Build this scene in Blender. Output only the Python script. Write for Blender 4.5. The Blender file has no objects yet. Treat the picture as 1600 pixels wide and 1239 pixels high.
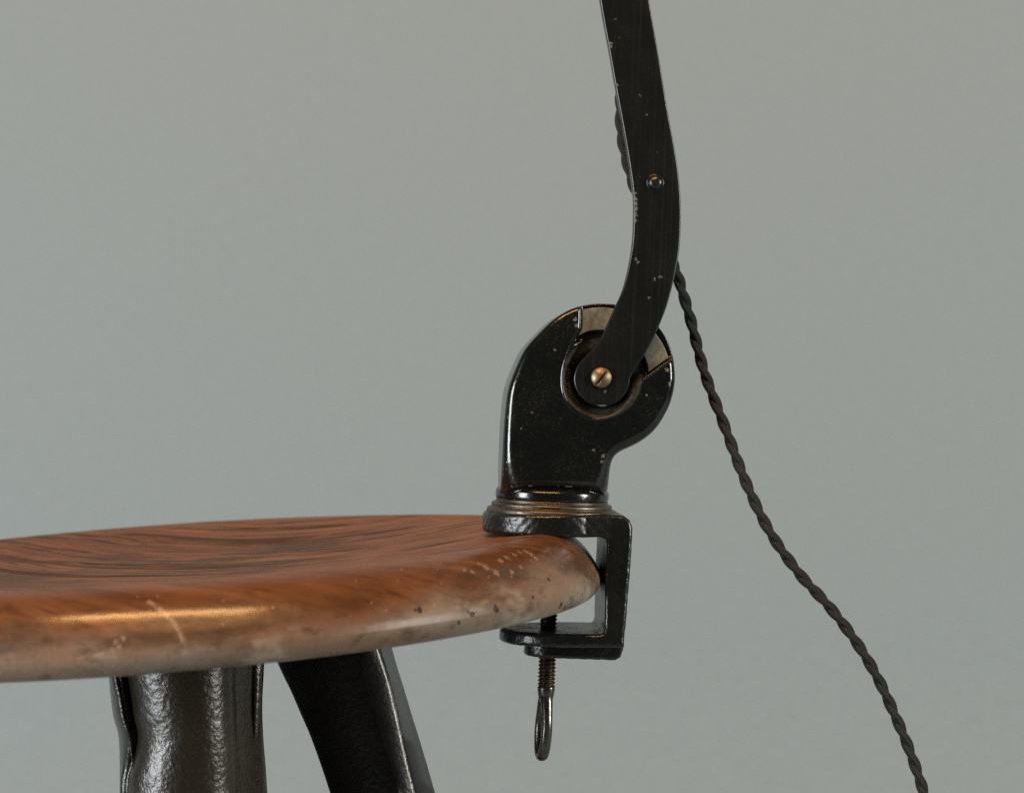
import bpy, bmesh, math, random
import numpy as np
from mathutils import Vector, Matrix

# ------------------------------------------------------------------ camera, world, lights
U = 0.00027            # metres per unit; every length below is in units unless noted
D = 3200.0             # camera distance from the clamp axis, in units
S = bpy.context.scene
C = S.collection

cam_d = bpy.data.cameras.new('camera'); cam = bpy.data.objects.new('camera', cam_d); C.objects.link(cam)
cam.location = (0, -D * U, 0); cam.rotation_euler = (math.pi / 2, 0, 0)
cam_d.sensor_width = 36; cam_d.lens = 72; cam_d.clip_start = 0.02; cam_d.clip_end = 50
cam_d.dof.use_dof = True; cam_d.dof.focus_distance = D * U - 0.02; cam_d.dof.aperture_fstop = 11
S.camera = cam

w = bpy.data.worlds.new('World'); S.world = w; w.use_nodes = True
w.node_tree.nodes['Background'].inputs[0].default_value = (0.62, 0.66, 0.64, 1)
w.node_tree.nodes['Background'].inputs[1].default_value = 0.03
S.view_settings.view_transform = 'Standard'; S.view_settings.look = 'None'
S.view_settings.exposure = 0; S.view_settings.gamma = 1; S.view_settings.use_curve_mapping = False

def area(name, loc, target, size, power, col, sy=None, spread=180):
    l = bpy.data.lights.new(name, 'AREA'); l.energy = power; l.color = col
    l.shape = 'RECTANGLE'; l.size = size; l.size_y = sy or size; l.spread = math.radians(spread)
    o = bpy.data.objects.new(name, l); C.objects.link(o); o.location = loc
    o.rotation_euler = (Vector(target) - Vector(loc)).to_track_quat('-Z', 'Y').to_euler()
    return o
area('window_light', (-2.3, -1.25, 0.05), (0, 0.3, -0.05), 0.75, 70, (0.94, 0.97, 1.0), 1.35)
area('ceiling_lamp', (-0.25, -0.90, 1.60), (-0.15, 0.0, -0.15), 1.30, 33, (1.0, 0.52, 0.20), 0.19)
area('room_light', (2.5, -1.0, 0.45), (0, 0.4, 0), 0.40, 58, (1.0, 0.955, 0.87), 1.2)
S.cycles.use_denoising = False

# ------------------------------------------------------------------ mesh helpers
def link(name, verts, faces, mat, parent=None, smooth=True, uvs=None):
    m = bpy.data.meshes.new(name)
    m.from_pydata([tuple(v) for v in verts], [], [tuple(f) for f in faces])
    if uvs is not None:
        ul = m.uv_layers.new(name='UVMap')
        li = np.empty(len(m.loops), dtype=np.int32); m.loops.foreach_get('vertex_index', li)
        ul.data.foreach_set('uv', np.asarray(uvs, dtype=np.float32)[li].ravel())
    bm = bmesh.new(); bm.from_mesh(m); bmesh.ops.recalc_face_normals(bm, faces=bm.faces); bm.to_mesh(m); bm.free()
    if smooth:
        m.polygons.foreach_set('use_smooth', [True] * len(m.polygons))
    m.materials.append(mat); m.update()
    o = bpy.data.objects.new(name, m); C.objects.link(o)
    if parent is not None: o.parent = parent
    return o

def sharp(o, deg=35):
    o.data.set_sharp_from_angle(angle=math.radians(deg)); return o

def catmull(pts, n=8, closed=False):
    P = np.array(pts, float); N = len(P); out = []
    rng = range(N) if closed else range(N - 1)
    for i in rng:
        if closed: p0, p1, p2, p3 = P[(i-1) % N], P[i], P[(i+1) % N], P[(i+2) % N]
        else: p0, p1, p2, p3 = P[max(i-1, 0)], P[i], P[i+1], P[min(i+2, N-1)]
        for k in range(n):
            t = k / n
            out.append(0.5*((2*p1)+(-p0+p2)*t+(2*p0-5*p1+4*p2-p3)*t*t+(-p0+3*p1-3*p2+p3)*t**3))
    if not closed: out.append(P[-1])
    return np.array(out)

def resample(P, n):
    P = np.asarray(P, float); d = np.r_[0, np.cumsum(np.linalg.norm(np.diff(P, axis=0), axis=1))]
    t = np.linspace(0, d[-1], n)
    return np.stack([np.interp(t, d, P[:, k]) for k in range(P.shape[1])], 1)

def surfnet(f, org, h):
    """naive surface nets: f<0 inside, returns vertices and quads"""
    ins = f < 0
    c = ins.astype(np.int8)
    s = sum(c[i:c.shape[0]-1+i, j:c.shape[1]-1+j, k:c.shape[2]-1+k] for i in (0,1) for j in (0,1) for k in (0,1))
    act = (s > 0) & (s < 8)
    ids = -np.ones(act.shape, np.int64); I = np.argwhere(act); ids[act] = np.arange(len(I))
    acc = np.zeros((len(I), 3)); cnt = np.zeros(len(I))
    off = [(i, j, k) for i in (0,1) for j in (0,1) for k in (0,1)]
    for a in off:
        for ax in range(3):
            if a[ax]: continue
            b = list(a); b[ax] = 1
            fa = f[I[:,0]+a[0], I[:,1]+a[1], I[:,2]+a[2]]; fb = f[I[:,0]+b[0], I[:,1]+b[1], I[:,2]+b[2]]
            m = (fa < 0) != (fb < 0)
            t = np.where(m, fa / np.where(m, fa - fb, 1), 0)
            p = np.tile(np.array(a, float), (len(I), 1)); p[:, ax] += t
            acc[m] += p[m]; cnt[m] += 1
    V = (I + acc / cnt[:, None]) * h + np.array(org)
    F = []
    for ax in range(3):
        sl0 = [slice(1, -1)] * 3; sl1 = [slice(1, -1)] * 3
        sl0[ax] = slice(0, -1); sl1[ax] = slice(1, None)
        e = ins[tuple(sl0)] != ins[tuple(sl1)]
        E_ = np.argwhere(e)
        base = E_ + 1; base[:, ax] = E_[:, ax]
        u, v = (ax + 1) % 3, (ax + 2) % 3
        du = np.zeros(3, int); du[u] = 1; dv = np.zeros(3, int); dv[v] = 1
        g = lambda q: ids[q[:, 0], q[:, 1], q[:, 2]]
        F.append(np.stack([g(base), g(base - du), g(base - du - dv), g(base - dv)], 1))
    F = np.concatenate(F)
    E2 = np.concatenate([F[:, [0, 1]], F[:, [1, 2]], F[:, [2, 3]], F[:, [3, 0]]])
    n = len(V); cnt = np.bincount(E2.ravel(), minlength=n)
    for _ in range(2):
        A = np.stack([np.bincount(E2[:, 0], V[E2[:, 1], k], n) + np.bincount(E2[:, 1], V[E2[:, 0], k], n) for k in range(3)], 1)
        V = V*0.45 + 0.55*A/np.maximum(cnt, 1)[:, None]
    return V, F

def poly_sdf(P, X, Z):
    P = np.asarray(P, float); d = np.full(X.shape, 1e18); s = np.ones(X.shape)
    for i in range(len(P)):
        a = P[i]; b = P[i-1]; e = b - a; wx, wz = X - a[0], Z - a[1]
        t = np.clip((wx*e[0] + wz*e[1]) / (e @ e + 1e-12), 0, 1)
        d = np.minimum(d, (wx - e[0]*t)**2 + (wz - e[1]*t)**2)
        c1 = Z >= a[1]; c2 = Z < b[1]; c3 = e[0]*wz > e[1]*wx
        flip = (c1 & c2 & c3) | (~c1 & ~c2 & ~c3)
        s = np.where(flip, -s, s)
    return s * np.sqrt(d)

def rmax(a, b, r):      # intersection with a rounded edge
    return np.minimum(np.maximum(a, b), -r) + np.hypot(np.maximum(a + r, 0), np.maximum(b + r, 0))
def smin(a, b, k):
    h = np.clip(0.5 + 0.5*(b-a)/k, 0, 1); return b*(1-h) + a*h - k*h*(1-h)
def grid(lo, hi, h):
    ax = [np.arange(lo[i], hi[i] + h, h) for i in range(3)]
    return np.meshgrid(*ax, indexing='ij')

# ------------------------------------------------------------------ materials
def mat(name):
    m = bpy.data.materials.new(name); m.use_nodes = True; nt = m.node_tree
    b = nt.nodes['Principled BSDF']; return m, nt, b
def N(nt, t, **kw):
    n = nt.nodes.new(t)
    for k, v in kw.items():
        if k.startswith('i_'): n.inputs[k[2:].replace('_', ' ')].default_value = v
        else: setattr(n, k, v)
    return n
def noise(nt, vec, scale, detail=4, rough=0.55, dist=0.0):
    n = N(nt, 'ShaderNodeTexNoise'); n.inputs['Scale'].default_value = scale; n.inputs['Detail'].default_value = detail
    n.inputs['Roughness'].default_value = rough; n.inputs['Distortion'].default_value = dist
    nt.links.new(vec, n.inputs['Vector']); return n.outputs['Fac']
def ramp(nt, fac, *stops):
    r = N(nt, 'ShaderNodeValToRGB'); e = r.color_ramp.elements
    while len(e) < len(stops): e.new(0.5)
    for k, (p, c) in enumerate(stops):
        e[k].position = p; e[k].color = (c, c, c, 1) if isinstance(c, (int, float)) else (*c, 1)
    nt.links.new(fac, r.inputs[0]); return r.outputs['Color']
def mix(nt, fac, a, b, mode='MIX'):
    n = N(nt, 'ShaderNodeMix', data_type='RGBA', blend_type=mode)
    for s, v in ((n.inputs[0], fac), (n.inputs[6], a), (n.inputs[7], b)):
        if isinstance(v, bpy.types.NodeSocket): nt.links.new(v, s)
        elif isinstance(v, (int, float)): s.default_value = v
        else: s.default_value = (*v, 1)
    return n.outputs[2]
def mth(nt, op, a, b=0.0, c=0.0):
    n = N(nt, 'ShaderNodeMath', operation=op)
    for s, v in zip(n.inputs, (a, b, c)):
        if isinstance(v, bpy.types.NodeSocket): nt.links.new(v, s)
        else: s.default_value = v
    return n.outputs[0]
def bump(nt, b, h, strength, dist, prev=None):
    n = N(nt, 'ShaderNodeBump'); n.inputs['Strength'].default_value = strength; n.inputs['Distance'].default_value = dist
    nt.links.new(h, n.inputs['Height'])
    if prev is not None: nt.links.new(prev, n.inputs['Normal'])
    nt.links.new(n.outputs[0], b.inputs['Normal']); return n.outputs[0]
def mapping(nt, vec, scale=(1,1,1), rot=(0,0,0), loc=(0,0,0)):
    n = N(nt, 'ShaderNodeMapping'); n.inputs['Scale'].default_value = scale
    n.inputs['Rotation'].default_value = rot; n.inputs['Location'].default_value = loc
    nt.links.new(vec, n.inputs['Vector']); return n.outputs[0]
def objco(nt): return N(nt, 'ShaderNodeTexCoord').outputs['Object']

def enamel(name, base=(0.0032, 0.0042, 0.0042), rough=0.22, speck=0.5, wear=0.5, hammer=0.0, chip=(0.30, 0.27, 0.20), point=True, streak=0.0):
    m, nt, b = mat(name); v = objco(nt)
    cloud = noise(nt, v, 45, 5, 0.6)
    fine = noise(nt, v, 1100, 3, 0.7)
    sp = ramp(nt, fine, (0.52, 0.0), (0.70, 1.0))
    area_ = ramp(nt, cloud, (0.42, 0.15), (0.70, 1.0))
    sp2 = mth(nt, 'MULTIPLY', mth(nt, 'MULTIPLY', sp, area_), speck)
    hue = noise(nt, v, 500, 2)
    stk = noise(nt, mapping(nt, v, (900, 900, 9)), 1.0, 3, 0.6)
    spc = mix(nt, ramp(nt, hue, (0.4, 0.0), (0.6, 1.0)), (0.055, 0.038, 0.025), (0.052, 0.062, 0.042))
    col = mix(nt, sp2, mix(nt, cloud, base, tuple(min(1, c*1.9) for c in base)), spc)
    col = mix(nt, mth(nt, 'MULTIPLY', ramp(nt, stk, (0.5, 0.0), (0.72, 1.0)), streak), col, (0.05, 0.048, 0.038))
    big = noise(nt, v, 330, 6, 0.7)
    ch = ramp(nt, big, (0.705, 0.0), (0.72, 1.0))
    if point:
        pt = N(nt, 'ShaderNodeNewGeometry').outputs['Pointiness']
        edge = ramp(nt, mth(nt, 'ADD', pt, mth(nt, 'MULTIPLY', mth(nt, 'SUBTRACT', noise(nt, v, 160, 6, 0.7), 0.5), 0.22)), (0.585, 0.0), (0.615, 1.0))
        wr = mth(nt, 'MAXIMUM', mth(nt, 'MULTIPLY', edge, wear), mth(nt, 'MULTIPLY', ch, wear))
    else: wr = mth(nt, 'MULTIPLY', ch, wear)
    col = mix(nt, wr, col, chip)
    nt.links.new(col, b.inputs['Base Color'])
    r = mth(nt, 'ADD', mth(nt, 'MULTIPLY', cloud, 0.16), rough - 0.06)
    r = mth(nt, 'ADD', r, mth(nt, 'MULTIPLY', wr, 0.3))
    nt.links.new(r, b.inputs['Roughness'])
    b.inputs['Specular IOR Level'].default_value = 0.6
    h1 = bump(nt, b, noise(nt, v, 420, 4, 0.6), 0.12, 0.0006)
    if hammer: bump(nt, b, noise(nt, v, 420, 3, 0.55), hammer, 0.0017, h1)
    return m

def add_chips(m, pts, col=(0.125, 0.118, 0.095)):
    nt = m.node_tree; b = nt.nodes['Principled BSDF']; v = objco(nt); tot = None
    hn = mth(nt, 'MULTIPLY', mth(nt, 'SUBTRACT', noise(nt, v, 1100, 5, 0.75), 0.5), 0.0045)
    for p, rr in pts:
        vd = N(nt, 'ShaderNodeVectorMath', operation='DISTANCE'); nt.links.new(v, vd.inputs[0]); vd.inputs[1].default_value = tuple(p * U)
        f = mth(nt, 'LESS_THAN', mth(nt, 'ADD', vd.outputs['Value'], hn), rr * 0.8 * U)
        tot = f if tot is None else mth(nt, 'MAXIMUM', tot, f)
    src = b.inputs['Base Color'].links[0].from_socket
    nt.links.new(mix(nt, tot, src, col), b.inputs['Base Color'])
    rs = b.inputs['Roughness'].links[0].from_socket
    nt.links.new(mth(nt, 'ADD', rs, mth(nt, 'MULTIPLY', tot, 0.3)), b.inputs['Roughness'])
def metal(name, col, rough=0.35, dirt=(0.03, 0.025, 0.015), amt=0.6, scale=400, met=1.0):
    m, nt, b = mat(name); v = objco(nt)
    n = noise(nt, v, scale, 5, 0.65)
    f = ramp(nt, n, (0.42, 0.0), (0.66, 1.0))
    f = mth(nt, 'MULTIPLY', f, amt)
    nt.links.new(mix(nt, f, col, dirt), b.inputs['Base Color'])
    nt.links.new(mth(nt, 'MULTIPLY', met, mth(nt, 'SUBTRACT', 1.0, mth(nt, 'MULTIPLY', f, 0.8))), b.inputs['Metallic'])
    nt.links.new(mth(nt, 'ADD', mth(nt, 'MULTIPLY', n, 0.25), rough - 0.1), b.inputs['Roughness'])
    bump(nt, b, n, 0.25, 0.0004)
    return m

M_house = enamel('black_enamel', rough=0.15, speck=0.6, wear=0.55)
M_frame = enamel('worn_black_enamel', base=(0.0042, 0.0054, 0.0052), rough=0.27, speck=0.6, wear=0.8, hammer=0.15, chip=(0.16, 0.16, 0.11))
M_arm = enamel('satin_black_enamel', base=(0.0032, 0.0042, 0.0044), rough=0.27, speck=0.3, wear=0.35, streak=0.13)
M_leg = enamel('cast_iron_black_paint', base=(0.014, 0.010, 0.006), rough=0.27, speck=0.8, wear=0.25, hammer=0.24, chip=(0.20, 0.14, 0.07), point=False)
M_leg2 = enamel('smooth_black_paint', base=(0.004, 0.003, 0.003), rough=0.26, speck=0.6, wear=0.2, hammer=0.07, chip=(0.20, 0.12, 0.05), point=False)
M_plate = metal('dull_grey_metal', (0.21, 0.22, 0.175), 0.55, (0.07, 0.07, 0.05), 0.75, 500, 0.15)
M_ring = metal('tarnished_ring_metal', (0.13, 0.115, 0.092), 0.36, (0.05, 0.042, 0.03), 0.7, 300)
M_brass = metal('aged_brass', (0.26, 0.20, 0.13), 0.40, (0.10, 0.065, 0.035), 0.5, 500)
M_thread = metal('bronzed_thread', (0.10, 0.082, 0.055), 0.36, (0.02, 0.016, 0.010), 0.6, 500)
M_loop = metal('darkened_steel', (0.15, 0.138, 0.122), 0.24, (0.012, 0.010, 0.008), 0.7, 260)

def wall_mat():
    m, nt, b = mat('grey_green_paint'); v = objco(nt)
    a = noise(nt, v, 0.9, 3); c = noise(nt, mapping(nt, v, (60, 60, 220)), 1.0, 4, 0.7)
    col = mix(nt, a, (0.234, 0.294, 0.319), (0.247, 0.307, 0.330))
    col = mix(nt, ramp(nt, c, (0.3, 0.0), (0.7, 1.0)), col, (0.256, 0.316, 0.338))
    fg = noise(nt, v, 620, 3, 0.75); fc = N(nt, 'ShaderNodeTexNoise'); fc.inputs['Scale'].default_value = 420; nt.links.new(v, fc.inputs['Vector'])
    col = mix(nt, ramp(nt, fg, (0.36, 0.0), (0.64, 1.0)), mix(nt, 1.0, col, (0.90, 0.90, 0.90), 'MULTIPLY'), mix(nt, 1.0, col, (1.10, 1.10, 1.10), 'MULTIPLY'))
    col = mix(nt, 0.06, col, fc.outputs['Color'], 'OVERLAY')
    nt.links.new(col, b.inputs['Base Color']); b.inputs['Roughness'].default_value = 0.9
    b.inputs['Specular IOR Level'].default_value = 0.15
    bump(nt, b, noise(nt, v, 500, 3), 0.2, 0.001)
    return m

# ------------------------------------------------------------------ backdrop
def build_backdrop():
    yb, zf, r = 1.0, -0.72, 0.5
    prof = [(-1.3, zf), (0.1, zf)] + [(yb - r + r*math.sin(t), zf + r - r*math.cos(t)) for t in np.linspace(0, math.pi/2, 16)] + [(yb, 3.2)]
    prof = [p for i, p in enumerate(prof) if i != 1 or p[0] < yb - r]
    V, F = [], []
    for x in (-2.6, 2.6):
        V += [(x, y, z) for y, z in prof]
    n = len(prof)
    F = [(i, i+1, n+i+1, n+i) for i in range(n-1)]
    o = link('backdrop', V, F, wall_mat()); o['kind'] = 'structure'
    o.data.update(); return o
build_backdrop()

# ------------------------------------------------------------------ frames of reference
def ray(px, py): return np.array([(px - 800) / D, 1.0, (619.5 - py) / D])
CAM = np.array([0, -D, 0.0])
TH, TI = math.radians(3.0), math.radians(2.2)
RM = (Matrix.Rotation(TH, 3, 'Z') @ Matrix.Rotation(TI, 3, 'Y'))
RN = np.array(RM)
O = np.array([862 - 800.0, 0, 619.5 - 790])
def un(px, py, yl):
    """point of the clamp's own frame on the plane y=yl seen where the photo has it"""
    a = RN.T @ (CAM - O); d = RN.T @ ray(px, py)
    return a + d * ((yl - a[1]) / d[1])
def unxz(pts, yl): return np.array([un(x, y, yl)[[0, 2]] for x, y in pts])
def W(px, py, Y=0.0):
    p = CAM + ray(px, py) * (D + Y); return p
def lw(p): return np.asarray(p) @ RN.T + O

def empty(name, loc, label, cat):
    o = bpy.data.objects.new(name, None); C.objects.link(o); o.location = loc; o.empty_display_size = 0.02
    o['label'] = label; o['category'] = cat; return o

# ------------------------------------------------------------------ stool
SCX, SR, SZ, STH, STX, STY = -514.0, 649.0, -235.0, 106.0, 0.058, 0.014

def seat_mat():
    m, nt, b = mat('worn_varnished_wood'); v = objco(nt)
    sx = N(nt, 'ShaderNodeSeparateXYZ'); nt.links.new(v, sx.inputs[0]); Z_ = sx.outputs['Z']; X_ = sx.outputs['X']; Y_ = sx.outputs['Y']
    # long grain running across the seat, bent by a slow wobble
    wob = noise(nt, mapping(nt, v, (2.2, 5, 5)), 1.0, 3, 0.5)
    cmb = N(nt, 'ShaderNodeCombineXYZ')
    nt.links.new(mth(nt, 'MULTIPLY', X_, 3.0), cmb.inputs[0])
    q = mth(nt, 'ADD', Y_, mth(nt, 'MULTIPLY', wob, 0.09))
    xs = mth(nt, 'SUBTRACT', X_, 0.06)
    q = mth(nt, 'ADD', q, mth(nt, 'MULTIPLY', mth(nt, 'MULTIPLY', xs, xs), -3.0))
    nt.links.new(mth(nt, 'MULTIPLY', q, 60.0), cmb.inputs[1])
    nt.links.new(mth(nt, 'MULTIPLY', Z_, 60.0), cmb.inputs[2])
    g = cmb.outputs[0]
    g1 = noise(nt, g, 1.0, 5, 0.62); g2 = noise(nt, mapping(nt, g, (3, 6, 3)), 1.0, 5, 0.7)
    blot = noise(nt, mapping(nt, v, (9, 16, 16)), 1.0, 4, 0.6)
    col = mix(nt, ramp(nt, g1, (0.32, 0.0), (0.68, 1.0)), (0.165, 0.074, 0.034), (0.36, 0.172, 0.078))
    col = mix(nt, ramp(nt, g2, (0.46, 0.0), (0.68, 0.8)), col, (0.12, 0.045, 0.022))
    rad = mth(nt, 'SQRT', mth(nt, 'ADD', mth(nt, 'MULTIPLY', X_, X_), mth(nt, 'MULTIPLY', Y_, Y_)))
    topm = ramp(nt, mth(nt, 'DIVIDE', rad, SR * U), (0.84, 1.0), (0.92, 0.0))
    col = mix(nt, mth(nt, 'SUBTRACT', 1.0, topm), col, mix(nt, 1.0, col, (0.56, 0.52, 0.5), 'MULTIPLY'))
    dk = mth(nt, 'MULTIPLY', ramp(nt, g1, (0.52, 0.0), (0.56, 1.0)), ramp(nt, blot, (0.38, 0.15), (0.54, 1.0)))
    dk = mth(nt, 'MULTIPLY', dk, topm)
    col = mix(nt, mth(nt, 'MULTIPLY', dk, 0.85), col, (0.055, 0.045, 0.036))
    g3 = noise(nt, mapping(nt, g, (7, 13, 8), loc=(7, 3, 1)), 1.0, 4, 0.65)
    col = mix(nt, mth(nt, 'MULTIPLY', mth(nt, 'MULTIPLY', ramp(nt, g3, (0.53, 0.0), (0.58, 1.0)), topm), 0.55), col, (0.06, 0.032, 0.018))
    # short dark cracks
    ck = ramp(nt, noise(nt, mapping(nt, g, (5, 3.2, 3.2), loc=(3, 1, 2)), 1.0, 3, 0.55), (0.40, 1.0), (0.43, 0.0))
    ck = mth(nt, 'MULTIPLY', ck, topm)
    col = mix(nt, mth(nt, 'MULTIPLY', ck, 0.85), col, (0.035, 0.02, 0.014))
    # side of the seat: varnish rubbed off towards the lower edge, bare greyed wood
    sidez = mth(nt, 'ADD', Z_, mth(nt, 'MULTIPLY', mth(nt, 'SUBTRACT', noise(nt, mapping(nt, v, (14, 14, 26)), 1.0, 5, 0.62), 0.5), 0.030))
    sidez = mth(nt, 'ADD', sidez, mth(nt, 'MULTIPLY', X_, -0.035))
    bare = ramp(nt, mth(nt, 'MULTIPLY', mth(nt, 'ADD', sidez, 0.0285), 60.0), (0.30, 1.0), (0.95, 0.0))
    bc = mix(nt, noise(nt, mapping(nt, v, (30, 30, 60)), 1.0, 5, 0.6), (0.11, 0.088, 0.064), (0.32, 0.285, 0.228))
    warm = ramp(nt, noise(nt, mapping(nt, v, (16, 16, 30), loc=(5, 2, 0)), 1.0, 4, 0.6), (0.42, 0.0), (0.62, 1.0))
    bc = mix(nt, mth(nt, 'MULTIPLY', warm, 0.45), bc, (0.20, 0.085, 0.04))
    st = noise(nt, mapping(nt, v, (55, 55, 110), loc=(2, 9, 4)), 1.0, 6, 0.72)
    bc = mix(nt, mth(nt, 'MULTIPLY', ramp(nt, st, (0.50, 0.0), (0.62, 1.0)), 0.55), bc, (0.075, 0.052, 0.034))
    bc = mix(nt, mth(nt, 'MULTIPLY', ramp(nt, noise(nt, mapping(nt, v, (700, 700, 160)), 1.0, 4, 0.7), (0.5, 0.0), (0.68, 1.0)), 0.35), bc, (0.09, 0.06, 0.04))
    bc = mix(nt, mth(nt, 'MULTIPLY', ramp(nt, noise(nt, mapping(nt, v, (24, 24, 40), loc=(8, 1, 6)), 1.0, 4, 0.6), (0.56, 0.0), (0.64, 1.0)), 0.6), bc, (0.40, 0.375, 0.30))
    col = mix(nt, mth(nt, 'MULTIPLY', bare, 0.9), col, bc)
    col = mix(nt, mth(nt, 'MULTIPLY', mth(nt, 'MULTIPLY', ramp(nt, st, (0.54, 0.0), (0.66, 1.0)), mth(nt, 'SUBTRACT', 1.0, topm)), 0.5), col, (0.05, 0.028, 0.016))
    # dark smears along the shoulder
    sm = mth(nt, 'MULTIPLY', ramp(nt, noise(nt, mapping(nt, v, (18, 18, 60), loc=(1, 8, 3)), 1.0, 5, 0.65), (0.48, 0.0), (0.60, 1.0)),
             ramp(nt, mth(nt, 'MULTIPLY', mth(nt, 'ADD', Z_, 0.03), 33.0), (0.15, 0.0), (0.4, 1.0), (0.75, 1.0), (0.9, 0.0)))
    col = mix(nt, mth(nt, 'MULTIPLY', sm, 0.75), col, (0.06, 0.035, 0.02))
    # worm holes and pale nicks
    hole = None
    pits = []
    for (px, py, rr) in ((655, 953, 4.4), (738, 960, 4.0), (775, 951, 5.2), (731, 955, 2.2), (833, 933, 2.4), (857, 905, 2.6), (909, 929, 2.2), (716, 973, 3.0), (648, 952, 2.0), (875, 946, 5.5), (881, 949, 4.0)):
        pits.append((seat_hit(px, py), rr * U))
    hn = mth(nt, 'MULTIPLY', mth(nt, 'SUBTRACT', noise(nt, v, 900, 3, 0.6), 0.5), 0.0022)
    for p, rr in pits:
        vd = N(nt, 'ShaderNodeVectorMath', operation='DISTANCE'); nt.links.new(v, vd.inputs[0]); vd.inputs[1].default_value = p
        f = mth(nt, 'SUBTRACT', 1.0, mth(nt, 'DIVIDE', mth(nt, 'ADD', vd.outputs['Value'], hn), rr))
        f = ramp(nt, f, (0.0, 0.0), (0.35, 1.0)); hole = f if hole is None else mth(nt, 'MAXIMUM', hole, f)
    col = mix(nt, mth(nt, 'MULTIPLY', hole, 0.92), col, (0.02, 0.011, 0.007))
    ps = ramp(nt, noise(nt, v, 420, 2, 0.5), (0.735, 0.0), (0.76, 1.0))
    col = mix(nt, mth(nt, 'MULTIPLY', ps, 0.55), col, (0.50, 0.36, 0.25))
    # curved pale scratches over the front of the rim
    scr = None
    for (px, py, rr) in [(x, y, 2.2) for x, y in ((233, 941), (243, 947), (251, 953), (260, 961), (268, 969), (276, 979), (282, 989), (286, 1001), (288, 1013), (238, 944), (247, 950), (256, 957), (264, 965), (272, 974), (279, 984), (284, 995), (287, 1007), (289, 1020), (181, 1003), (187, 1010), (192, 998), (176, 1016))]:
        vd = N(nt, 'ShaderNodeVectorMath', operation='DISTANCE'); nt.links.new(v, vd.inputs[0]); vd.inputs[1].default_value = seat_hit(px, py)
        f = mth(nt, 'SUBTRACT', 1.0, mth(nt, 'DIVIDE', vd.outputs['Value'], rr * 2.0 * U))
        f = ramp(nt, f, (0.0, 0.0), (0.5, 1.0)); scr = f if scr is None else mth(nt, 'MAXIMUM', scr, f)
    nick = None
    for (px, py, rr) in ((782, 875, 5), (792, 871, 5), (803, 866, 4), (812, 862, 4), (822, 861, 4.5), (830, 866, 5), (838, 873, 5), (748, 880, 4), (760, 886, 6), (776, 894, 6), (800, 893, 4), (814, 886, 4), (726, 889, 4), (738, 893, 4)):
        vd = N(nt, 'ShaderNodeVectorMath', operation='DISTANCE'); nt.links.new(v, vd.inputs[0]); vd.inputs[1].default_value = seat_hit(px, py)
        f = mth(nt, 'SUBTRACT', 1.0, mth(nt, 'DIVIDE', mth(nt, 'ADD', vd.outputs['Value'], mth(nt, 'MULTIPLY', hn, 1.6)), rr * 1.3 * U))
        f = ramp(nt, f, (0.0, 0.0), (0.4, 1.0)); nick = f if nick is None else mth(nt, 'MAXIMUM', nick, f)
    col = mix(nt, mth(nt, 'MULTIPLY', nick, 0.55), col, (0.38, 0.22, 0.13))
    scr = mth(nt, 'MULTIPLY', scr, ramp(nt, noise(nt, v, 420, 4, 0.7), (0.42, 0.1), (0.56, 1.0)))
    col = mix(nt, mth(nt, 'MULTIPLY', scr, 0.6), col, (0.42, 0.31, 0.25))
    nt.links.new(col, b.inputs['Base Color'])
    rg = mth(nt, 'ADD', 0.21, mth(nt, 'MULTIPLY', bare, 0.20)); rg = mth(nt, 'ADD', rg, mth(nt, 'MULTIPLY', dk, 0.2))
    rg = mth(nt, 'ADD', rg, mth(nt, 'MULTIPLY', topm, 0.24)); nt.links.new(rg, b.inputs['Roughness']); nt.links.new(mth(nt, 'SUBTRACT', 0.42, mth(nt, 'MULTIPLY', topm, 0.30)), b.inputs['Specular IOR Level'])
    b1 = bump(nt, b, mth(nt, 'MULTIPLY', topm, mth(nt, 'ADD', g2, mth(nt, 'MULTIPLY', ck, -0.9))), 0.35, 0.0006)
    b2 = bump(nt, b, noise(nt, v, 110, 4, 0.55), 0.13, 0.0009, b1)
    b3 = bump(nt, b, mth(nt, 'MULTIPLY', nick, -1.0), 0.8, 0.0008, b2)
    bump(nt, b, mth(nt, 'MULTIPLY', hole, -1.0), 1.0, 0.0015, b3)
    return m

SM = Matrix.Translation(Vector((SCX*U, 0, SZ*U))) @ Matrix.Rotation(math.atan(-STX), 4, 'Y') @ Matrix.Rotation(math.atan(STY), 4, 'X')
SMI = SM.inverted()
# rim profile, (distance in from the edge, height)
RIM = catmull([(0, -79), (2.2, -68), (11, -50), (27, -27), (50, -9), (76, -1), (92, -1), (130, -3.5), (190, -9), (280, -18), (400, -26), (520, -29), (649, -30)], 7)
LOW = catmull([(0, -79), (2, -89), (9, -98), (19, -104), (33, -108), (48, -110), (66, -110.5)], 4)
def sag(th): return -4.5*math.exp(-(math.atan2(math.sin(th), math.cos(th))/0.42)**2)
def seat_surface():
    prof = [(SR - a, b) for a, b in reversed(LOW[1:])] + [(SR - a, b) for a, b in RIM]
    prof = [(0.001, -110.5)] + [(300, -110.5)] + prof
    return np.array(prof)
def seat_hit(px, py):
    """object-space point where the sight line through a pixel meets the seat's outer side"""
    o = SMI @ Vector(CAM * U); d = (SMI.to_3x3() @ Vector(ray(px, py))).normalized()
    prof = seat_surface() * U
    best = None
    for s in np.arange(0.60, 1.0, 0.0004):
        p = o + d * s; r = math.hypot(p.x, p.y)
        if p.z > -122*U and p.z < 0 and r < SR*U:
            # outer radius at this height
            zz = p.z / U - sag(math.atan2(p.y, p.x))
            if zz >= -79: rr = SR - np.interp(zz, RIM[:42, 1], RIM[:42, 0])
            else: rr = SR - np.interp(-zz, -LOW[:, 1], LOW[:, 0])
            if r <= rr * U: return tuple(p)
    return (9, 9, 9)

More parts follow.
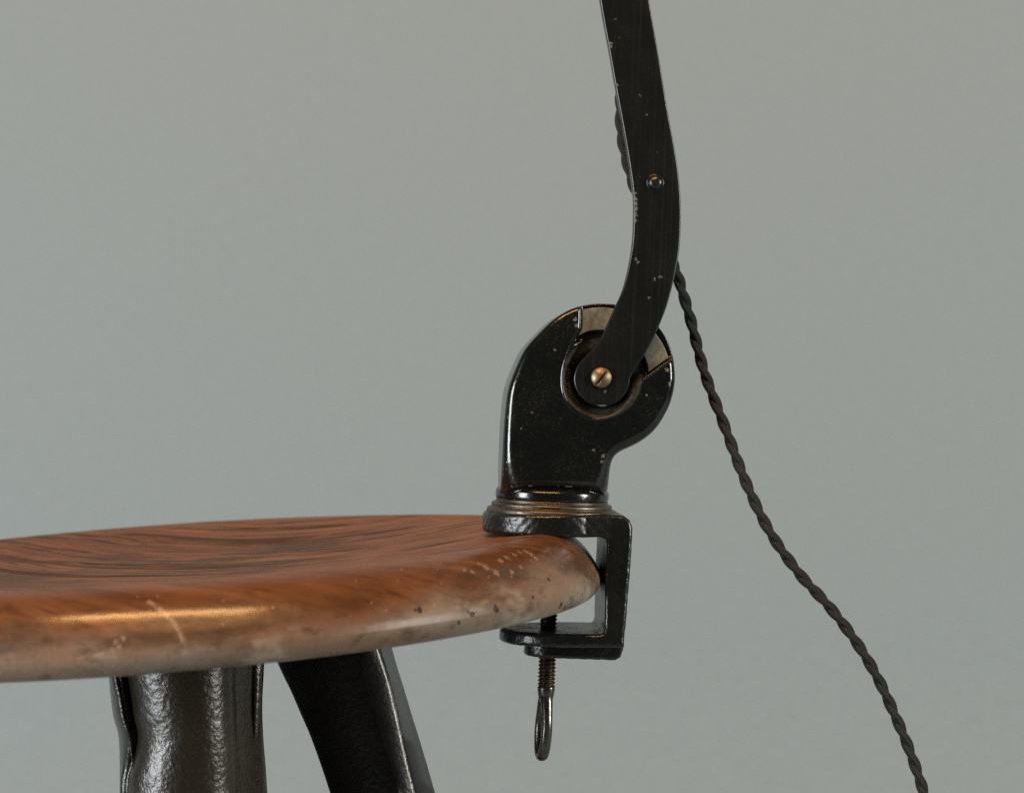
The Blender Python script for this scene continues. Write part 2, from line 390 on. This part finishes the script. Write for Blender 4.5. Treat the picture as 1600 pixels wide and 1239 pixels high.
stool = empty('stool', (SCX*U, 0, -0.72), 'worn reddish brown round wooden stool with dished seat on dark cast metal legs', 'stool')
def parent_keep(o, p):
    o.parent = p; o.matrix_parent_inverse = Matrix.Translation(-p.location)

def build_seat():
    prof = seat_surface(); NA = 420
    rng = np.random.default_rng(4)
    th = np.linspace(0, 2*math.pi, NA, endpoint=False)
    wob = sum(rng.uniform(-1, 1) / k * np.cos(k*th + rng.uniform(0, 6.28)) for k in range(3, 12)) * 1.6
    V = []
    for (r, z) in prof:
        f = (r / SR)
        rr = r + wob * f**3
        zz = z + (np.sin(3*th + 1) * 1.2 + np.sin(5*th) * 0.8) * f**2 * (1 if z > -60 else 0.4)
        zz = zz + np.array([sag(t) for t in th]) * np.clip((f - 0.5)/0.4, 0, 1)
        if z < -60: zz = zz - 7.0*np.exp(-(((th - 2*math.pi*0.65 + math.pi) % (2*math.pi) - math.pi)/0.6)**2)
        V.append(np.stack([rr*np.cos(th), rr*np.sin(th), zz], 1))
    V = np.concatenate(V) * U
    F = []
    for i in range(len(prof) - 1):
        for j in range(NA):
            k = (j+1) % NA
            F.append((i*NA+j, i*NA+k, (i+1)*NA+k, (i+1)*NA+j))
    nv = len(V)
    V = np.concatenate([V, [[0, 0, prof[0][1]*U], [0, 0, prof[-1][1]*U]]])
    F += [(j, nv, (j+1) % NA) for j in range(NA)]
    L = (len(prof)-1)*NA
    F += [(L+j, L+(j+1) % NA, nv+1) for j in range(NA)]
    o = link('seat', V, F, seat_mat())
    o.matrix_world = SM
    o.parent = stool; o.matrix_parent_inverse = Matrix.Translation(-stool.location)
    return o
build_seat()

def loft(name, sections, m, parent, closed=True):
    """sections: list of equal-length lists of world points (units)"""
    n = len(sections[0]); V = np.concatenate([np.array(s) for s in sections]) * U; F = []
    for i in range(len(sections)-1):
        for j in range(n if closed else n-1):
            k = (j+1) % n; F.append((i*n+j, i*n+k, (i+1)*n+k, (i+1)*n+j))
    F.append(tuple(range(n))); F.append(tuple((len(sections)-1)*n + j for j in range(n)))
    o = link(name, V, F, m); o.parent = parent
    o.matrix_parent_inverse = Matrix.Translation(-parent.location); return o

def leg_front():
    Y0 = -235.0
    # rows: photo height, left silhouette, ridge, column left, column right, right edge; continued below the picture
    rows = [(1000, 166, 176, 188, 366, 414), (1056, 170, 181, 196, 367, 412), (1090, 173, 188, 202, 368, 410), (1120, 177, 193, 206, 369, 410), (1140, 183, 199, 211, 370, 411),
            (1160, 186, 203, 212, 371, 412), (1195, 187, 199, 205, 373, 415), (1239, 187, 193, 198, 375, 418), (1400, 190, 196, 200, 385, 429), (2600, 205, 211, 215, 460, 510), (3496, 220, 226, 230, 525, 578)]
    Z_of = lambda y: (619.5 - y)
    P = catmull([list(r) for r in rows], 6)
    secs = []
    for (y, a, b, c, d, e) in P:
        s = []
        s.append(W(a, y, Y0 + 62)); s.append(W(a + (b-a)*0.15, y, Y0 + 30)); g_ = float(np.interp(y, [1140, 1200], [1, 0])); s.append(W(b - 5, y, Y0 + 6 - 17*g_)); s.append(W(b - 1.0, y, Y0 + 3 - 17*g_)); s.append(W(b + 1.5, y, Y0 + 2 - 16*g_))
        s.append(W((b*0.4+c*0.6), y, Y0 + 2)); s.append(W(c + 2, y, Y0 + 1))
        cx = (c + d)/2; R = (d - c)/2
        for t in np.linspace(math.pi*0.94, 0.0, 26):
            s.append(W(cx + R*math.cos(t), y, Y0 + 12 - 66*math.sin(t)))
        s.append(W(d + 3, y, Y0 + 16)); s.append(W(e - 6, y, Y0 + 100)); s.append(W(e, y, Y0 + 118))
        s.append(W(e - 4, y, Y0 + 150)); s.append(W(a + 6, y, Y0 + 150))
        secs.append(s)
    o = loft('leg', secs, M_leg, stool)
    # tapering gusset ribs cast on each flank
    def rib(path, r0, sec):
        P_ = catmull(path, 8); V, F = [], []; n = len(sec)
        for i, (x, y, dy) in enumerate(P_):
            c_ = W(x, y, Y0 + dy); t = i/(len(P_)-1); r = r0 * (1 - t)**0.7 * (1 + 0.07*math.sin(i*2.3)) + 0.25
            for ux, uy in sec: V.append(c_ + np.array([r*ux, r*uy, 0]))
        for i in range(len(P_)-1):
            for k in range(n): F.append((i*n+k, i*n+(k+1) % n, (i+1)*n+(k+1) % n, (i+1)*n+k))
        r_ = link('rib', np.array(V)*U, F, M_leg); r_.parent = o
    rib([(401, 1010, 78), (401, 1060, 76), (400, 1110, 74), (399, 1156, 74)], 9.5, [(-0.9, 1.5), (-0.9, 0.2), (-0.55, -0.45), (0.2, 0.0), (0.95, 0.55), (1.05, 1.5)])
    rib([(183, 1010, -8), (190, 1080, -8), (199, 1130, -8), (208, 1200, -6)], 5, [(-1, 1.5), (-0.9, 0.1), (-0.2, -0.7), (0.6, -1.0), (1, -0.7), (0.9, 1.5)])
    return o
leg_front()

def leg_side():
    Y0 = 60.0
    rows = [(985, 418, 562, 586, 606), (1010, 424, 564, 593, 612), (1036, 434, 566, 601, 619), (1062, 446, 568, 609, 627), (1078, 454, 573, 613, 632), (1115, 470, 585, 622, 643), (1160, 489, 598, 632, 657),
            (1239, 516, 622, 651, 680), (1400, 566, 668, 694, 724), (2600, 935, 1010, 1030, 1060), (3236, 1125, 1193, 1212, 1240)]
    P = catmull([list(r) for r in rows], 5)
    secs = []
    for (y, a, b, c, d) in P:
        s = [W(a, y, Y0 - 42), W(a + 3.5, y, Y0 - 44.5), W(b - 2, y, Y0 - 66), W(b + 1.5, y, Y0 - 66), W(b + (c-b)*0.4, y, Y0 - 61),
             W(c - 7, y, Y0 - 57), W(c - 3, y, Y0 - 54), W(c + 1, y, Y0 - 50), W(d, y, Y0 + 20), W(d - 6, y, Y0 + 70), W(a + 20, y, Y0 + 80)]
        secs.append(s)
    o = loft('leg', secs, M_leg2, stool)
    return sharp(o, 28)
leg_side()

# ------------------------------------------------------------------ clamp lamp
lamp = empty('clamp_lamp', tuple(O*U), 'black jointed lamp base with twisted flex clamped to the edge of the wooden stool', 'clamp lamp')
lamp.rotation_euler = RM.to_euler()
def P_(o):
    o.parent = lamp; return o
T = 80.0
PIV = un(940, 591, -T)[[0, 2]]

def build_housing():
    out = [(781, 778), (781, 750), (783, 700), (786, 650), (791, 610), (802, 578), (817, 547), (836, 525), (860, 502), (884, 487), (905, 480), (930, 476.5), (960, 478.5), (985, 485),
           (1008, 498), (1027, 517), (1040, 540), (1046, 563), (1048.5, 592), (1045, 617), (1037, 640), (1020, 668), (1000, 686), (980, 697), (965, 704), (955, 713), (950, 727), (948, 750), (947, 778)]
    P = catmull([tuple(p) for p in unxz(out, -20.0)], 4)
    rec = unxz([(908, 440), (908, 500), (907, 514), (900, 526), (889, 552), (881, 580), (881, 608), (890, 631), (907, 646), (930, 653), (955, 648), (975, 635), (988, 615), (1003, 593), (1043, 564), (1080, 540), (1080, 440)], -T)
    rec = np.vstack([rec[:2], catmull(rec[2:14], 5), rec[14:]])
    h = 1.15
    X, Y, Z = grid((-96, -94, -14), (196, 94, 322), h)
    xs, zs = X[:, 0, :], Z[:, 0, :]
    d2 = poly_sdf(P, xs, zs)[:, None, :]
    r2 = poly_sdf(rec, xs, zs)[:, None, :]
    z1 = Z[0, 0, :]
    zz = lambda y: un(862, y, -T)[2]
    ys = [480, 560, 640, 700, 725, 744, 758, 766, 771, 775, 779]; rs = [9, 13, 17, 19, 23, 30, 38, 47, 57, 69, 81]
    rc = np.interp(-z1, [-zz(y) for y in ys], rs)[None, None, :]
    body = rmax(np.broadcast_to(d2, X.shape), np.abs(Y) - T, np.broadcast_to(rc, X.shape))
    # shallow recess, both cheeks; and a slightly deeper hub pocket
    rp = np.hypot(X - PIV[0], Z - PIV[1])
    slope = np.clip((70 - rp)/6, 0.12, 0.95)
    cut = rmax((r2 + np.maximum(Y + T, 0)*slope)/np.sqrt(1 + slope**2), Y + T - 14, 3.0)
    body = -smin(-body, cut, 2.5) if False else np.maximum(body, -cut)
    # crisp lip round the recess
    lip = np.hypot(np.abs(r2 - 1.8), (Y + T)) - 1.7
    rad = np.hypot(X - PIV[0], Z - PIV[1])
    body = np.where(np.broadcast_to((r2 < 6), X.shape) & (Y < 0) & (X > -60) & (d2 < -3), smin(body, np.broadcast_to(lip, X.shape), 1.2), body)
    # round foot with a bead
    R = np.hypot(X, Y)
    zr = zz(775) ; zr = 17.5
    bead = np.hypot(np.maximum(np.abs(Z - zr) - 3.0, 0), np.maximum(R - 81.5, 0)) - 7.0
    bead = np.maximum(bead, R - 200)
    foot = np.maximum(R - 80, np.abs(Z - 8) - 13)
    f = smin(body, bead, 3.5); f = np.minimum(f, foot)
    V, F = surfnet(f.astype(np.float32), (X[0,0,0], Y[0,0,0], Z[0,0,0]), h)
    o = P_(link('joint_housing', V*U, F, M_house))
    # bare friction plate showing in the cut-out
    h2 = 1.0
    X, Y, Z = grid((PIV[0]-60, -T+6, PIV[1]-20), (PIV[0]+125, -T+24, PIV[1]+125), h2)
    xs, zs = X[:, 0, :], Z[:, 0, :]
    r2 = poly_sdf(rec, xs, zs)[:, None, :]
    rad = np.hypot(X - PIV[0], Z - PIV[1])
    a = rmax(rad - 108.5, 74 - rad, 1.0)
    f = rmax(np.maximum(a, np.broadcast_to(r2, X.shape) + 2.0), np.abs(Y + T - 15) - 5.5, 1.0)
    V, F = surfnet(f, (X[0,0,0], Y[0,0,0], Z[0,0,0]), h2)
    P_(link('friction_plate', V*U, F, M_plate))
build_housing()
def recess_sheen():  # reflection off the recess bowl, painted as a paler ring in the enamel colour
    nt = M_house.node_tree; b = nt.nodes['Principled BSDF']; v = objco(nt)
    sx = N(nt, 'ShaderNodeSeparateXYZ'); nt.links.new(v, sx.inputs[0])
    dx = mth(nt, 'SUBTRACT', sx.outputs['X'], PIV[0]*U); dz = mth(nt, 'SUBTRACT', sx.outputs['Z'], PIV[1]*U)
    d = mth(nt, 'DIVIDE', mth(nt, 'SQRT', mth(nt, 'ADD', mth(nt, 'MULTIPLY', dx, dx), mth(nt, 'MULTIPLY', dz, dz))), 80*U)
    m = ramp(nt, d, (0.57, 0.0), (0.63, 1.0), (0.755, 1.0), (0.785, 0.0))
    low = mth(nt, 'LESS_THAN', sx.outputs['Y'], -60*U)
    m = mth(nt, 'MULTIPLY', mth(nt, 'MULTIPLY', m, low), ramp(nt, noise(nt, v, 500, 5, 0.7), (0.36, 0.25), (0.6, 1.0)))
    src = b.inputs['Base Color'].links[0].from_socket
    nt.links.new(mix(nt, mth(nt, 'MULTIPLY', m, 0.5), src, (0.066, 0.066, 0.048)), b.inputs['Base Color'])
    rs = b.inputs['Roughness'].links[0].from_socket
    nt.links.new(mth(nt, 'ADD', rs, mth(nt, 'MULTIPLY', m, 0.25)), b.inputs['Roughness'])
recess_sheen()
add_chips(M_house, [(un(x, y, -T), q) for x, y, q in ((872, 496, 3), (899, 499, 3.5), (901, 508, 3), (1043, 578, 3.5), (1046, 600, 2.5), (1010, 617, 1.8), (867, 547, 1.4), (928, 703, 2.0), (943, 712, 3), (941, 722, 3), (783, 752, 3), (831, 644, 1.4), (815, 670, 1.2), (1030, 520, 2.5), (1036, 532, 2.5))])

def lathe(prof, n=128):
    V, F = [], []
    for r, z in prof:
        for k in range(n):
            a = 2*math.pi*k/n; V.append((r*math.cos(a), r*math.sin(a), z))
    for i in range(len(prof)-1):
        for k in range(n): F.append((i*n+k, i*n+(k+1) % n, (i+1)*n+(k+1) % n, (i+1)*n+k))
    F.append(tuple(range(n))); F.append(tuple((len(prof)-1)*n+k for k in range(n)))
    return np.array(V, float), F

def build_ring():
    prof = catmull([(101, -14), (101.5, -8), (100, -4.5), (96, -3), (94, -2.2), (94.5, 0.5), (93.5, 3.5), (90, 5), (87.5, 5.8), (87.5, 9), (84, 10)], 5)
    V, F = lathe(prof, 160)
    P_(sharp(link('swivel_ring', V*U, F, M_ring), 50))
build_ring()

def build_frame():
    yf = -88.0
    Cp = [(640, 802), (955, 804), (975, 806), (985, 813), (989, 826), (987, 870), (983, 920), (979, 970), (976, 1000), (976, 1012), (640, 1012), (640, 989), (938, 991), (943, 989), (945, 982),
          (946, 920), (949, 850), (947, 842), (940, 839.5), (640, 834)]
    Cl = unxz(Cp, yf)
    Bp = [(700, 1006), (975, 1006), (974, 1016), (970, 1027), (962, 1032), (888, 1029.5), (700, 1024)]
    Bl = unxz(Bp, -42.0)
    h = 1.2
    X, Y, Z = grid((-114, -112, -262), (136, 112, 4), h)
    xs, zs = X[:, 0, :], Z[:, 0, :]
    c2 = poly_sdf(Cl, xs, zs)[:, None, :]; b2 = poly_sdf(Bl, xs, zs)[:, None, :]
    xy, yy = X[:, :, 0], Y[:, :, 0]
    discU = np.hypot(xy, yy) - 107.0
    barU = np.maximum(np.abs(yy) - np.maximum(88, 106.5 - 0.215*xy), -xy)
    discL = np.hypot(xy - 14, yy) - 88.0
    barL = np.maximum(np.abs(yy) - 88, -(xy - 14))
    planU = np.minimum(discU, barU)[:, :, None]; planL = np.minimum(discL, barL)[:, :, None]
    zm = -120.0
    plan = np.where(Z > zm, planU, planL)
    # rounder outer rim on the upper jaw disc
    f = rmax(np.broadcast_to(c2, X.shape), plan, 6.5)
    pB = np.broadcast_to(np.minimum(np.hypot(xy - 7, yy) - 42.0, np.maximum(np.abs(yy) - 42, -(xy - 7)))[:, :, None], X.shape)
    boss = rmax(np.broadcast_to(b2, X.shape), pB, 5.0)
    f = smin(f, boss, 5.0)
    # irregular casting
    f = f + 0.5*np.sin(X*0.09 + 1)*np.sin(Y*0.08)*np.sin(Z*0.1 + 2) + 0.25*np.sin(X*0.31)*np.sin(Y*0.27 + Z*0.33)
    V, F = surfnet(f.astype(np.float32), (X[0,0,0], Y[0,0,0], Z[0,0,0]), h)
    P_(link('clamp_frame', V*U, F, M_frame))
build_frame()

def build_screw():
    ax = un(857, 965, 0)[0]; ax2 = un(853.5, 1075, 0)[0]
    zt = un(857, 949, 0)[2]; zb = un(853, 1078, 0)[2]
    n, pitch = 40, 5.8
    zs = np.arange(zb, zt, 0.45); V, F = [], []
    for i, z in enumerate(zs):
        x0 = ax + (ax2-ax)*(zt - z)/(zt - zb)
        for k in range(n):
            a = 2*math.pi*k/n; ph = (z/pitch - k/n) % 1.0
            r = 11.0 + 3.2*(1 - abs(2*ph - 1))**0.9
            V.append((x0 + r*math.cos(a), r*math.sin(a), z))
    for i in range(len(zs)-1):
        for k in range(n): F.append((i*n+k, i*n+(k+1) % n, (i+1)*n+(k+1) % n, (i+1)*n+k))
    F.append(tuple(range(n))); F.append(tuple((len(zs)-1)*n+k for k in range(n)))
    s = P_(link('clamp_screw', np.array(V)*U, F, M_thread))
    # looped thumb grip below the thread, turned almost edge-on
    cx = un(849, 1130, 0)[0]; z0 = zb + 6; z1 = un(849, 1186, 0)[2]
    cz = (z0 + z1)/2 - 4; b = (z0 - z1)/2 - 9; a_ = 19
    rot = math.radians(77)
    m = 96; V, F = [], []; n = 20
    path = []
    for i in range(m):
        t = 2*math.pi*i/m
        u = a_*math.sin(t)*(1 - 0.42*max(0, math.cos(t))); zc = cz + b*math.cos(t)
        path.append((u*math.cos(rot), -u*math.sin(rot), zc))
    path = np.array(path); path[:, 0] += np.interp(path[:, 2], [z1, z0], [cx - 1, ax2])
    for i in range(m):
        tg = path[(i+1) % m] - path[i-1]; tg /= np.linalg.norm(tg)
        nb = np.array([math.sin(rot), math.cos(rot), 0]); nn = np.cross(tg, nb); nn /= np.linalg.norm(nn); nb = np.cross(nn, tg)
        t = 2*math.pi*i/m
        r = 8.2 + 2.2*max(0, math.cos(t))**2 + 0.8*max(0, -math.cos(t))
        for k in range(n):
            q = 2*math.pi*k/n; V.append(path[i] + nn*r*math.cos(q)*0.85 + nb*r*1.0*math.sin(q))
    for i in range(m):
        for k in range(n): F.append((i*n+k, i*n+(k+1) % n, ((i+1) % m)*n+(k+1) % n, ((i+1) % m)*n+k))
    g = link('thumb_loop', np.array(V)*U, F, M_loop); g.parent = s
    # collar where grip and thread meet
    V2, F2 = lathe(catmull([(6, -26), (10, -20), (12.5, -10), (13.5, -2), (13, 3), (9, 5)], 5), 32)
    V2[:, 0] += ax2; V2[:, 2] += zb + 3
    g2 = link('grip_collar', V2*U, F2, M_loop); g2.parent = s
build_screw()

AY = -T - 5.0      # front face of the arm
def build_arm():
    Lp = [(905, -260), (918, -140), (938, 0), (953, 84), (961, 130), (970, 178), (981.5, 243), (989.5, 300), (990.5, 345), (987, 392), (975, 447), (961, 480), (950, 504), (937, 532), (921, 551), (905, 568), (898, 583)]
    Rp = [(974, -260), (992, -140), (1014, 0), (1029, 84), (1043, 171), (1058, 254), (1064, 320), (1062.5, 381), (1057, 418), (1050, 450), (1042, 478), (1033, 502), (1022, 527), (1007, 555), (994, 574), (985, 590)]
    c = np.array([940, 591.]); 
    La = catmull(Lp, 6); Ra = catmull(Rp, 6)
    aL = math.atan2(583-591, 898-940); rL = 43.5
    # rounded foot of the arm round the pivot
    for t in np.linspace(0.1, 1, 10): 
        a = math.pi*1.06 - t*(math.pi*0.56); La = np.vstack([La, c + rL*np.array([math.cos(a), math.sin(a)])])
    for t in np.linspace(0.1, 1, 10):
        a = 0.0 + t*(math.pi*0.5); Ra = np.vstack([Ra, c + 44.5*np.array([math.cos(a), math.sin(a)])])
    n = 150
    Lr, Rr = resample(La, n), resample(Ra, n); 
    L = unxz(Lr, AY); R = unxz(Rr, AY)
    def inward(A, B, d): 
        v = B - A; l = np.linalg.norm(v, axis=1)[:, None]; return A + v/np.maximum(l, 1e-3)*np.minimum(d, l*0.5)
    V, F = [], []
    def strip(rows):
        base = sum(len(v) for v in V); k = len(rows); m = len(rows[0])
        V.append(np.concatenate(rows))
        for j in range(k):
            j2 = (j+1) % k
            for i in range(m-1): F.append((base+j*m+i, base+j*m+i+1, base+j2*m+i+1, base+j2*m+i))
        F.append(tuple(base+j*m for j in range(k))); F.append(tuple(base+j*m+m-1 for j in range(k)))
    def at(A, y): return np.stack([A[:, 0], np.full(len(A), y), A[:, 1]], 1)
    bv = 2.0
    strip([at(L, AY+bv), at(inward(L, R, 0.7), AY+0.6), at(inward(L, R, bv), AY), at(inward(L, R, 9), AY), at(inward(R, L, 9), AY), at(inward(R, L, bv), AY), at(inward(R, L, 0.7), AY+0.6), at(R, AY+bv), at(R, AY+9), at(L, AY+9)])
    kL = int(np.argmax(Lr[:, 1] > 462)); kR = int(np.argmax(Rr[:, 1] > 492))
    for A, B, k in ((L, R, kL), (R, L, kR)):
        A2 = inward(A, B, 6); o2 = 0.0
        taper = np.clip((k - np.arange(k))/10.0, 0.15, 1)
        ye = AY + 9 + (9*taper)
        def aty(Q): return np.stack([Q[:k, 0], ye, Q[:k, 1]], 1)
        strip([at(A[:k], AY+8.5), aty(A) , aty(A2), at(A2[:k], AY+8.5)])
    arm = P_(sharp(link('arm', np.concatenate(V)*U, F, M_arm), 40))
    add_chips(M_arm, [(un(x, y, AY), q) for x, y, q in ((954, 68, 2.6), (955, 74, 2.6), (963, 133, 2), (992, 303, 2.5), (993, 311, 3), (994, 319, 3.2), (993.5, 327, 3.2), (993, 336, 3.2), (993, 345, 3), (994, 405, 2.2), (996, 410, 2), (1031, 433, 2.2), (1023, 436, 2),
        (962, 30, 1.4), (1014, 466, 1.2), (1028, 516, 2), (975, 221, 1.6), (971, 190, 1.5), (1000, 150, 1.2), (967, 60, 1.1), (1052, 452, 1.5), (1046, 466, 1.5), (945, 612, 1.4), (1011, 180, 1.0))])
    # rivet
    p = un(1024, 286, AY)
    prof = catmull([(13.5, 0.4), (13.2, -0.8), (11, -1.4), (10, -1.6), (9.5, -4), (7, -6.2), (3.5, -7.2), (0.01, -7.4)], 4)
    V_, F_ = lathe(prof, 40); V_ = V_[:, [0, 2, 1]]; V_ += [p[0], AY, p[2]]
    r_ = link('rivet', V_*U, F_, M_frame); r_.parent = arm
build_arm()

def build_pivot_screw():
    h = 0.5; c = un(940, 590, AY-5)
    X, Y, Z = grid((-20, -12, -20), (20, 6, 20), h)
    R = np.sqrt(X**2 + (Y-13.5)**2*1.0 + Z**2)
    head = rmax(R - 21.5, np.hypot(X, Z) - 15.8, 1.0); head = np.maximum(head, Y - 4)
    a = math.radians(57); s = np.abs(-X*math.sin(a) + Z*math.cos(a)) - 2.1
    cut = np.maximum(s, Y + 3.4)
    f = rmax(head, -cut, 0.5)
    V, F = surfnet(f, (-20, -12, -20), h); V += [c[0], AY - 2.2, c[2]]
    P_(link('pivot_screw', V*U, F, M_brass))
build_pivot_screw()

# ------------------------------------------------------------------ twisted flex
def cord_mat():
    m, nt, b = mat('braided_fabric'); uv = N(nt, 'ShaderNodeTexCoord').outputs['UV']
    sx = N(nt, 'ShaderNodeSeparateXYZ'); nt.links.new(uv, sx.inputs[0]); u, v = sx.outputs['X'], sx.outputs['Y']
    A = mth(nt, 'SINE', mth(nt, 'MULTIPLY', mth(nt, 'ADD', mth(nt, 'MULTIPLY', u, 9.0), v), 6.28318))
    B = mth(nt, 'SINE', mth(nt, 'MULTIPLY', mth(nt, 'SUBTRACT', mth(nt, 'MULTIPLY', u, 9.0), v), 6.28318))
    hgt = mth(nt, 'MULTIPLY', A, B)
    f = ramp(nt, hgt, (0.0, 0.0), (0.8, 1.0))
    n = noise(nt, objco(nt), 900, 3)
    col = mix(nt, f, (0.003, 0.003, 0.003), mix(nt, n, (0.006, 0.009, 0.008), (0.020, 0.023, 0.018)))
    nt.links.new(col, b.inputs['Base Color']); b.inputs['Roughness'].default_value = 0.62
    b.inputs['Sheen Weight'].default_value = 0.03
    bump(nt, b, hgt, 0.7, 0.0004)
    return m

def build_cord():
    pts = [(962, 10, -50), (972, 70, -50), (972.5, 125, -50), (969.5, 160, -50), (970, 195, -50), (974.5, 230, -50), (983, 265, -50), (994, 300, -50), (1014, 345, -50), (1038, 388, -48), (1055, 420, -38),
           (1066, 455, -20), (1080, 503, 0), (1101, 583, 12), (1133, 668, 12), (1166, 755, 10), (1203, 831, 6), (1249, 896, 2), (1297, 949, -4), (1338, 1003, -8),
           (1371, 1058, -10), (1398, 1116, -10), (1419, 1166, -8), (1442, 1233, -6), (1468, 1330, 0), (1492, 1480, 10), (1505, 1700, 20), (1512, 2000, 30), (1530, 2400, 40), (1548, 2850, 50), (1560, 3222, 55)]
    P = catmull([W(x, y, d) for x, y, d in pts], 10)
    d = np.linalg.norm(np.diff(P, axis=0), axis=1).sum(); n = int(d/2.2); P = resample(P, n)
    rng = np.random.default_rng(3)
    step = d/(n-1); V, F, UV = [], [], []; m = 14; rs, ro, pitch = 6.0, 3.3, 68.0
    jit = np.interp(np.arange(n), np.arange(0, n, 40), rng.uniform(-0.35, 0.35, len(np.arange(0, n, 40))))
    tan = np.gradient(P, axis=0); tan /= np.linalg.norm(tan, axis=1)[:, None]
    e1 = np.cross(tan, np.array([0, 1.0, 0])); e1 /= np.linalg.norm(e1, axis=1)[:, None]; e2 = np.cross(tan, e1)
    for s in range(2):
        ph = -2*math.pi*np.arange(n)*step/pitch + jit + s*math.pi + 0.6
        Cn = P + ro*(np.cos(ph)[:, None]*e1 + np.sin(ph)[:, None]*e2)
        t2 = np.gradient(Cn, axis=0); t2 /= np.linalg.norm(t2, axis=1)[:, None]
        f1 = np.cross(t2, np.array([0, 1.0, 0])); f1 /= np.linalg.norm(f1, axis=1)[:, None]; f2 = np.cross(t2, f1)
        base = len(V)
        for i in range(n):
            for k in range(m+1):
                a = 2*math.pi*k/m; V.append(Cn[i] + rs*(math.cos(a)*f1[i] + math.sin(a)*f2[i])); UV.append((k/m, i*step/3.6/1.0*0.5))
        for i in range(n-1):
            for k in range(m): F.append((base+i*(m+1)+k, base+i*(m+1)+k+1, base+(i+1)*(m+1)+k+1, base+(i+1)*(m+1)+k))
    V = (np.array(V) - O) @ RN      # into the lamp's own frame
    o = P_(link('twisted_cord', V*U, F, cord_mat(), uvs=UV))
    return o
build_cord()
